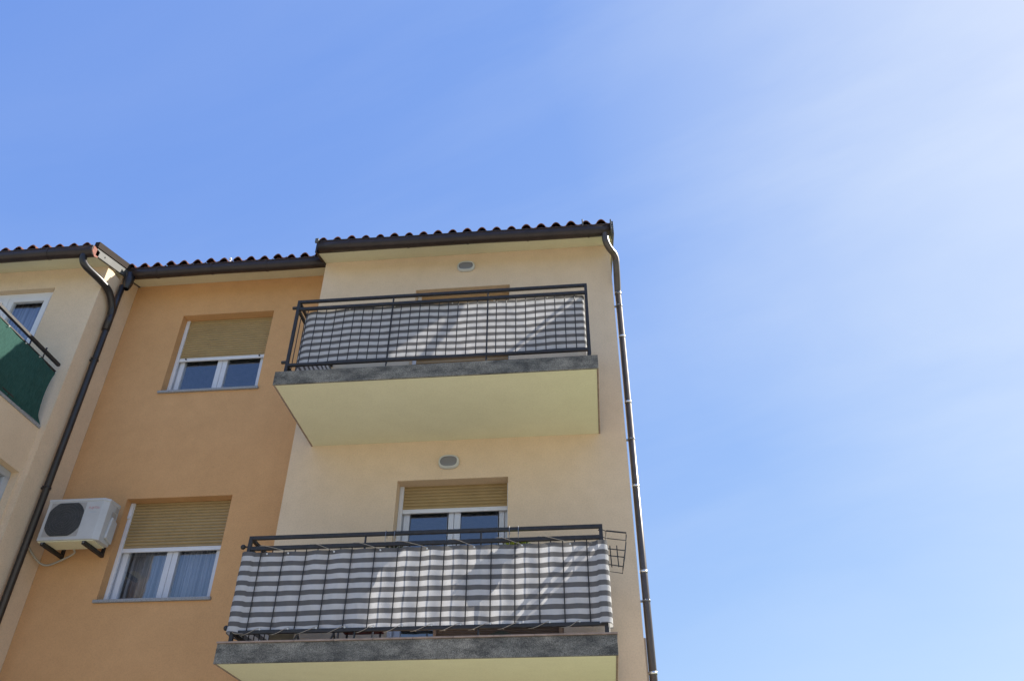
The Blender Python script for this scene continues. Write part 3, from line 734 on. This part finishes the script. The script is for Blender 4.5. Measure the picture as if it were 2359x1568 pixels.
for x in (0.735, 0.95, 1.41, 1.87, 2.33, 2.79, 3.25, 3.71): eyelet(x, YR-0.020, -2.14, scr_l)
for x in (1.17, 1.72, 2.42, 2.92, 3.55): eyelet(x, yf1-0.003, 0.915, scr_u)
# green screen of the left block, front and right side
gx = xs_+0.014
def edge_y(v):   # the free end of the cloth pulls away from the wall
    return QY-0.080-0.062*math.sin(math.pi*min(1, v*1.03))**0.8 + 0.075*math.exp(-(v/0.07)**2)
us = lin(0, 1, 40); vv = lin(0, 1, 26)
def gfn(u, v):
    y = LF+0.045 + (edge_y(v)-(LF+0.045))*u
    return (gx+0.010*math.sin(u*9+v*2)*(0.3+u)+0.012*math.sin(math.pi*v), y, 0.115+(0.872-0.115)*v-0.012*abs(math.sin(u*math.pi*4))*(v > 0.9))
gm = MB().grid(gfn, us, vv, True, lambda u, v: (u, v))
gm.grid(lambda u, v: (-7.9+(gx+7.9)*u, LF+0.043+0.008*math.sin(u*40), 0.115+0.757*v), lin(0, 1, 60), lin(0, 1, 8), True, lambda u, v: (u*4, v))
scr_g = tag(gm.build('privacy_screen', 'green', None, loc=(LX, -1.2, 0.1+ZO)), 'green shade cloth hung along the left balcony railing', 'privacy screen')
for u in (0.2, 0.47, 0.70, 0.98):
    y = LF+0.045+(edge_y(0.96)-(LF+0.045))*u
    MB().ball((gx+0.016, y, 0.855), 0.011, 8).build('eyelet', 'lampbody', scr_g)

# ------------------------------------------------------------------ wall lamps
def wall_lamp(x, z, label):
    t = thing('wall_lamp', label, 'wall lamp', (x, -0.001, z), 'oval bulkhead lamps')
    def oval(rx, rz, n=28):
        o = []
        for k in range(n):
            a = 2*math.pi*k/n; c, s_ = math.cos(a), math.sin(a)
            o.append((x+rx*math.copysign(abs(c)**0.72, c), z+rz*math.copysign(abs(s_)**0.80, s_)))
        return o
    MB().prism(oval(0.128, 0.092), 'y', -0.035, -0.001).build('housing', 'lampbody', t, 0.006)
    a, b = oval(0.124, 0.088), oval(0.104, 0.069); n = len(a); m = MB()
    vs = [(u, -0.035, w_) for u, w_ in a] + [(u*0.75+c*0.25, -0.050, w_*0.75+d*0.25) for (u, w_), (c, d) in zip(a, b)] + [(c, -0.052, d) for c, d in b] + [(c, -0.042, d) for c, d in b]
    m.add(vs, [(j*n+k, j*n+(k+1) % n, (j+1)*n+(k+1) % n, (j+1)*n+k) for j in range(3) for k in range(n)], True); m.build('rim', 'lampbody', t)
    g = MB(); c2 = [(x+(c-x)*0.6, z+(d-z)*0.6) for c, d in b]
    vs = [(c, -0.044, d) for c, d in b] + [(c, -0.056, d) for c, d in c2]
    g.add(vs, [(k, (k+1) % n, n+(k+1) % n, n+k) for k in range(n)], True); g.add(vs[n:], [tuple(range(n))]); g.build('lens', 'lampglass', t)
    return t
wall_lamp(2.316, 2.671, 'oval grey wall lamp high up just under the roof eave')
wall_lamp(2.226, -0.486, 'oval grey wall lamp below the upper balcony slab')

# ------------------------------------------------------------------ air conditioner
ac = thing('air_conditioner', 'white outdoor air conditioner unit with dark round grille on orange wall', 'air conditioner', (-2.42, 0.15, -1.34))
ax0, ax1, ayf, ayb, az0, az1 = -2.80, -2.07, -0.045, 0.24, -1.33, -0.80
# casing with a chamfered front right corner and a box bulge on its right side
MB().prism([(ax0, ayb), (ax0, ayf), (ax1-0.02, ayf), (ax1+0.04, ayf+0.05), (ax1+0.055, ayb-0.03), (ax1+0.03, ayb)], 'z', az0, az1).build('casing', 'acwhite', ac, 0.008)
MB().prism([(ax0-0.006, ayb+0.004), (ax0-0.006, ayf-0.006), (ax1-0.016, ayf-0.006), (ax1+0.046, ayf+0.046), (ax1+0.062, ayb-0.03), (ax1+0.034, ayb+0.004)], 'z', az1-0.03, az1+0.006).build('lid', 'acwhite', ac, 0.006)
gx0, gx1, gz0, gz1 = -2.755, -2.30, -1.285, -0.845
MB().box(gx0, gx1, ayf-0.004, ayf+0.004, gz0, gz1).build('front_panel', 'acgrey', ac, 0.002)
cx, cz, rr = (gx0+gx1)/2+0.0, (gz0+gz1)/2, 0.246
gr = MB()
pts = []
for k in range(40):
    a = 2*math.pi*k/40; pts.append((cx+max(-0.226, min(0.226, rr*math.cos(a))), cz+max(-0.216, min(0.216, rr*math.sin(a)))))
gr.prism(pts, 'y', ayf-0.0065, ayf-0.005); fan = gr.build('fan_opening', 'acdark', ac)
g = MB()
for r_ in (0.04, 0.075, 0.11, 0.145, 0.18, 0.212): g.tube([(cx+r_*math.cos(2*math.pi*k/36), ayf-0.012, cz+r_*math.sin(2*math.pi*k/36)) for k in range(37)], 0.0016, 6, False)
for k in range(44):
    xx = cx-0.220+0.44*k/43; hh = min(0.214, math.sqrt(max(0, rr**2-(xx-cx)**2)))
    g.tube([(xx, ayf-0.010, cz-hh), (xx, ayf-0.010, cz+hh)], 0.0013, 5, False)
g.build('grille', 'acgrille', ac)
bt = MB().box(ax0+0.01, ax1-0.01, ayf+0.02, ayb-0.01, az0-0.012, az0-0.001).build('base_pan', 'soffit', ac)
sv = MB().prism([(0.07, az0+0.06), (ayb-0.02, az0+0.025), (ayb-0.02, az0+0.30), (0.10, az0+0.34)], 'x', ax1+0.045, ax1+0.078); sv.build('valve_cover', 'acwhite', ac, 0.012)
MB().box(ax1+0.0505, ax1+0.058, ayb-0.10, ayb-0.045, az1-0.11, az1-0.045).build('hand_hold', 'acgrey', ac, 0.003)
MB().box(ax1+0.0495, ax1+0.056, 0.09, ayb-0.06, az1-0.22, az1-0.125).build('rating_label', 'acgrey', ac)
for bx in (-2.72, -2.19):
    b = MB(); b.prism([(bx-0.020, az0-0.056), (bx+0.020, az0-0.056), (bx+0.020, az0-0.016), (bx+0.015, az0-0.016), (bx+0.015, az0-0.050), (bx-0.015, az0-0.050), (bx-0.015, az0-0.016), (bx-0.020, az0-0.016)], 'y', ayf+0.012, RY-0.001)
    b.box(bx-0.020, bx+0.020, ayf+0.02, ayb, az0-0.0155, az0-0.013); b.box(bx-0.018, bx+0.018, RY-0.034, RY-0.002, az0-0.0125, az0+0.40); b.build('bracket', 'iron', ac)
    MB().ball((bx, ayf+0.010, az0-0.034), 0.012, 8).build('bolt', 'steel', ac)
hz = MB().tube(smooth_path([(-2.47, 0.24, az0-0.01), (-2.50, 0.30, -1.37), (-2.70, 0.36, -1.435), (-2.86, 0.385, -1.475), (-2.93, 0.30, -1.46), (-2.975, 0.14, -1.37), (-2.98, 0.05, -1.30)], 6), 0.012, 8); hz.build('hose', 'hose', ac)
def letters(txt, x, y, z, size, mat, parent, name):
    c = bpy.data.curves.new(name, 'FONT'); c.body = txt; c.size = size; c.extrude = 0.0006; c.align_x = 'CENTER'
    o = bpy.data.objects.new(name, c); COL.objects.link(o); bpy.context.view_layer.update()
    me = bpy.data.meshes.new_from_object(o.evaluated_get(bpy.context.evaluated_depsgraph_get())); bpy.data.objects.remove(o)
    o = bpy.data.objects.new(name, me); COL.objects.link(o); me.materials.clear(); me.materials.append(MT[mat]); o.parent = parent
    o.rotation_euler = (R(90), 0, 0); o.location = (x-parent.location.x, y-parent.location.y, z+ZO-parent.location.z); return o
letters('FUJITSU', -2.185, ayf-0.0015, -0.935, 0.042, 'red_text', ac, 'lettering')
MB().box(-2.235, -2.145, ayf-0.0016, ayf-0.0004, -0.985, -0.972).build('lettering', 'grey_text', ac)

# ------------------------------------------------------------------ wire flower-box holder outside the lower railing
wh = thing('wire_basket', 'thin wire flower box holder hooked outside the right end of the lower railing', 'wire holder', (4.14, -1.30, -2.32))
fx = [(4.058, -1.978), (4.250, -2.006), (4.252, -2.03), (4.226, -2.185), (4.212, -2.25), (4.195, -2.336), (4.033, -2.306)]
for yy, k in ((-1.30, 0.0042), (-1.12, 0.0042)):
    pr = [(x, yy, z) for x, z in fx] + [(fx[0][0], yy, fx[0][1])]
    MB().tube(pr, k, 6).build('end_frame', 'iron', wh)
c = MB().bar((4.060, -1.302, -1.976), (4.252, -1.302, -2.004), 0.010, 0.012); c.build('top_bar', 'iron', wh)
for (x, z), (x2, z2) in (((4.050, -2.154), (4.230, -2.181)), ((4.046, -2.221), (4.214, -2.246)), ((4.034, -2.306), (4.196, -2.336))):
    MB().bar((x, -1.302, z), (x2, -1.302, z2), 0.007, 0.008).build('wire', 'iron', wh)
for x in (4.085, 4.150): MB().bar((x, -1.306, -2.13), (x+0.006, -1.306, -2.34), 0.010, 0.008).build('wire', 'iron', wh)
for x, z in ((4.25, -2.006), (4.195, -2.336), (4.033, -2.306), (4.212, -2.246)): MB().tube([(x, -1.30, z), (x, -1.12, z)], 0.0035, 6).build('wire', 'iron', wh)
for yy in (-1.30, -1.12):
    h = MB().tube(smooth_path([(4.058, yy, -1.978), (4.03, yy, -1.965), (4.02, yy, -1.955), (4.0, yy, -1.947), (3.985, yy, -1.97)], 4), 0.004, 6)
    h.tube([(4.05, yy, -2.154), (4.034, yy, -2.15)], 0.004, 6); h.build('hook', 'iron', wh)

# ------------------------------------------------------------------ hanging flower pots inside the lower railing
def hanging_pot(x, leaf, label, n, spread, seed):
    t = thing('hanging_pot', label, 'flower pot', (x, -1.26, -2.30), 'pots hung on the lower railing')
    MB().lathe((x, -1.25, -2.30), [(0.0, 0), (0.075, 0), (0.098, 0.16), (0.104, 0.165), (0.104, 0.185), (0.094, 0.185), (0.088, 0.15), (0, 0.15)], 20).build('pot', 'pot', t)
    w_ = MB()
    for dx in (-0.044, 0.044):
        w_.tube(smooth_path([(x+dx, -1.352, -2.16), (x+dx, YR-0.020, -2.05), (x+dx, YR-0.022, -1.965), (x+dx, YR-0.016, -1.942), (x+dx, YR, -1.940), (x+dx, YR+0.02, -1.95), (x+dx, -1.355, -2.0)], 4), 0.0035, 6)
    w_.build('hanger', 'steel', t)
    rg = random.Random(seed); m = MB()
    for _ in range(n):
        a = rg.uniform(0, 6.28); r_ = rg.uniform(0.02, spread); c = Vector((x+r_*math.cos(a), -1.26+0.8*r_*math.sin(a), -2.12+rg.uniform(0.0, 0.085)*(1.2-r_/spread*0.7)))
        d = Vector((math.cos(a), math.sin(a), rg.uniform(0.0, 0.8))).normalized(); s_ = rg.uniform(0.022, 0.038); e = d.cross(Vector((0, 0, 1))).normalized()
        f_ = e.cross(d)
        m.add([c-d*s_, c+e*s_*0.5+f_*0.004, c+d*s_, c-e*s_*0.5+f_*0.004], [(0,1,2,3)])
    m.build('leaves', leaf, t, solid=0.001)
    return t
hanging_pot(1.951, 'leaf', 'pot with dark green leaves hung near the left of the lower door', 40, 0.10, 3)
hanging_pot(3.17, 'leaf_y', 'pot with yellow green leaves hung right of the lower door', 150, 0.15, 4)

# ------------------------------------------------------------------ things standing on the lower balcony
FL = -2.998
ch = thing('folding_chair', 'steel folding chair whose thin legs show under the lower railing', 'chair', (1.12, -0.8, FL))
for sx in (0.93, 1.30):
    MB().tube([(sx, -1.0, FL+0.012), (sx+0.02, -0.62, FL+0.46), (sx+0.02, -0.55, FL+0.82)], 0.011, 8).build('leg', 'steel', ch)
    MB().tube([(sx+0.03, -0.55, FL+0.012), (sx, -1.0, FL+0.45)], 0.011, 8).build('leg', 'steel', ch)
MB().box(0.93, 1.32, -1.02, -0.62, FL+0.452, FL+0.475).build('seat', 'sash', ch, 0.006)
MB().box(0.94, 1.33, -0.575, -0.555, FL+0.62, FL+0.82).build('backrest', 'sash', ch, 0.006)
st = thing('low_stool', 'low dark red stool on thin legs behind the lower screen', 'stool', (1.60, -0.85, FL))
MB().box(1.40, 1.80, -1.05, -0.70, FL+0.265, FL+0.30).build('seat', 'red', st, 0.008)
for x, y in ((1.43, -1.02), (1.77, -1.02), (1.43, -0.73), (1.77, -0.73)): MB().tube([(x, y, FL+0.003), (x, y, FL+0.265)], 0.011, 8).build('leg', 'steel', st)
tb = MB().lathe((0.80, -0.85, FL), [(0, 0.003), (0.10, 0.003), (0.125, 0.30), (0.135, 0.31), (0.135, 0.34), (0.12, 0.34), (0.11, 0.28), (0, 0.28)], 22).build('flower_tub', 'tub', None, loc=(0.80, -0.85, FL+ZO))
tag(tb, 'round beige plant tub standing left of the thin chair legs', 'tub')
ct = thing('rattan_chest', 'long brown rattan chest on the lower balcony floor', 'chest', (2.9, -0.65, FL))
MB().box(2.36, 3.56, -0.90, -0.45, FL+0.04, FL+0.52).build('body', 'rattan', ct, 0.006)
MB().box(2.34, 3.58, -0.92, -0.43, FL+0.521, FL+0.55).build('lid', 'rattan', ct, 0.006)
for x in (2.34, 3.56):
    for y in (-0.92, -0.465): MB().box(x-0.001, x+0.028, y, y+0.03, FL+0.002, FL+0.52).build('corner_post', 'cap', ct)
cv = MB().grid(lambda u, v: (2.55+0.85*u, -1.16+0.16*v, FL+0.003+math.sin(math.pi*u)**0.7*math.sin(math.pi*v)*0.16*(0.85+0.15*math.sin(u*14))), lin(0, 1, 26), lin(0, 1, 8)).build('folded_cover', 'cover', None, solid=0.004, loc=(2.95, -1.1, FL+ZO))
tag(cv, 'dark folded cover lying low in front of the rattan chest', 'cover')

# ------------------------------------------------------------------ curtains
def curtain(x0, x1, y, z0, z1, label, folds, seed):
    rg = random.Random(seed); ph = rg.uniform(0, 6)
    m = MB().grid(lambda u, v: (x0+(x1-x0)*u, y+0.022*math.sin(u*folds*6.283+ph+0.4*math.sin(u*9))*(1.1-0.3*v), z0+(z1-z0)*v), lin(0, 1, int(folds*10)), lin(0, 1, 3))
    return tag(m.build('curtain', 'curtain', None, solid=0.001, loc=((x0+x1)/2, y, z1+ZO)), label, 'curtain')
curtain(-2.08, -0.68, RY+0.318, -1.95, -0.55, 'pleated net curtain behind the lower window beside the air conditioner', 17, 1)
curtain(-5.13, -3.73, QY+0.225, 0.05, 2.45, 'pale curtain with wide folds behind the left white balcony door', 9, 2)

# ------------------------------------------------------------------ roof pins
tag(MB().tube([(4.033, -0.43, 2.84), (4.033, -0.43, 3.06)], 0.010, 8).build('roof_hook', 'zinc', None, loc=(4.033, -0.43, 2.84+ZO)), 'short grey hook standing among the tiles at the right roof end', 'roof hook')
an = MB().tube([(-1.66, 0.55, 3.20), (-1.672, 0.55, 3.62)], 0.014, 8); an.ball((-1.674, 0.55, 3.655), 0.026, 8, 1.3)
tag(an.build('vent_pipe', 'white', None, loc=(-1.66, 0.55, 3.20+ZO)), 'thin white pipe poking above the roof over the orange wall', 'vent pipe')
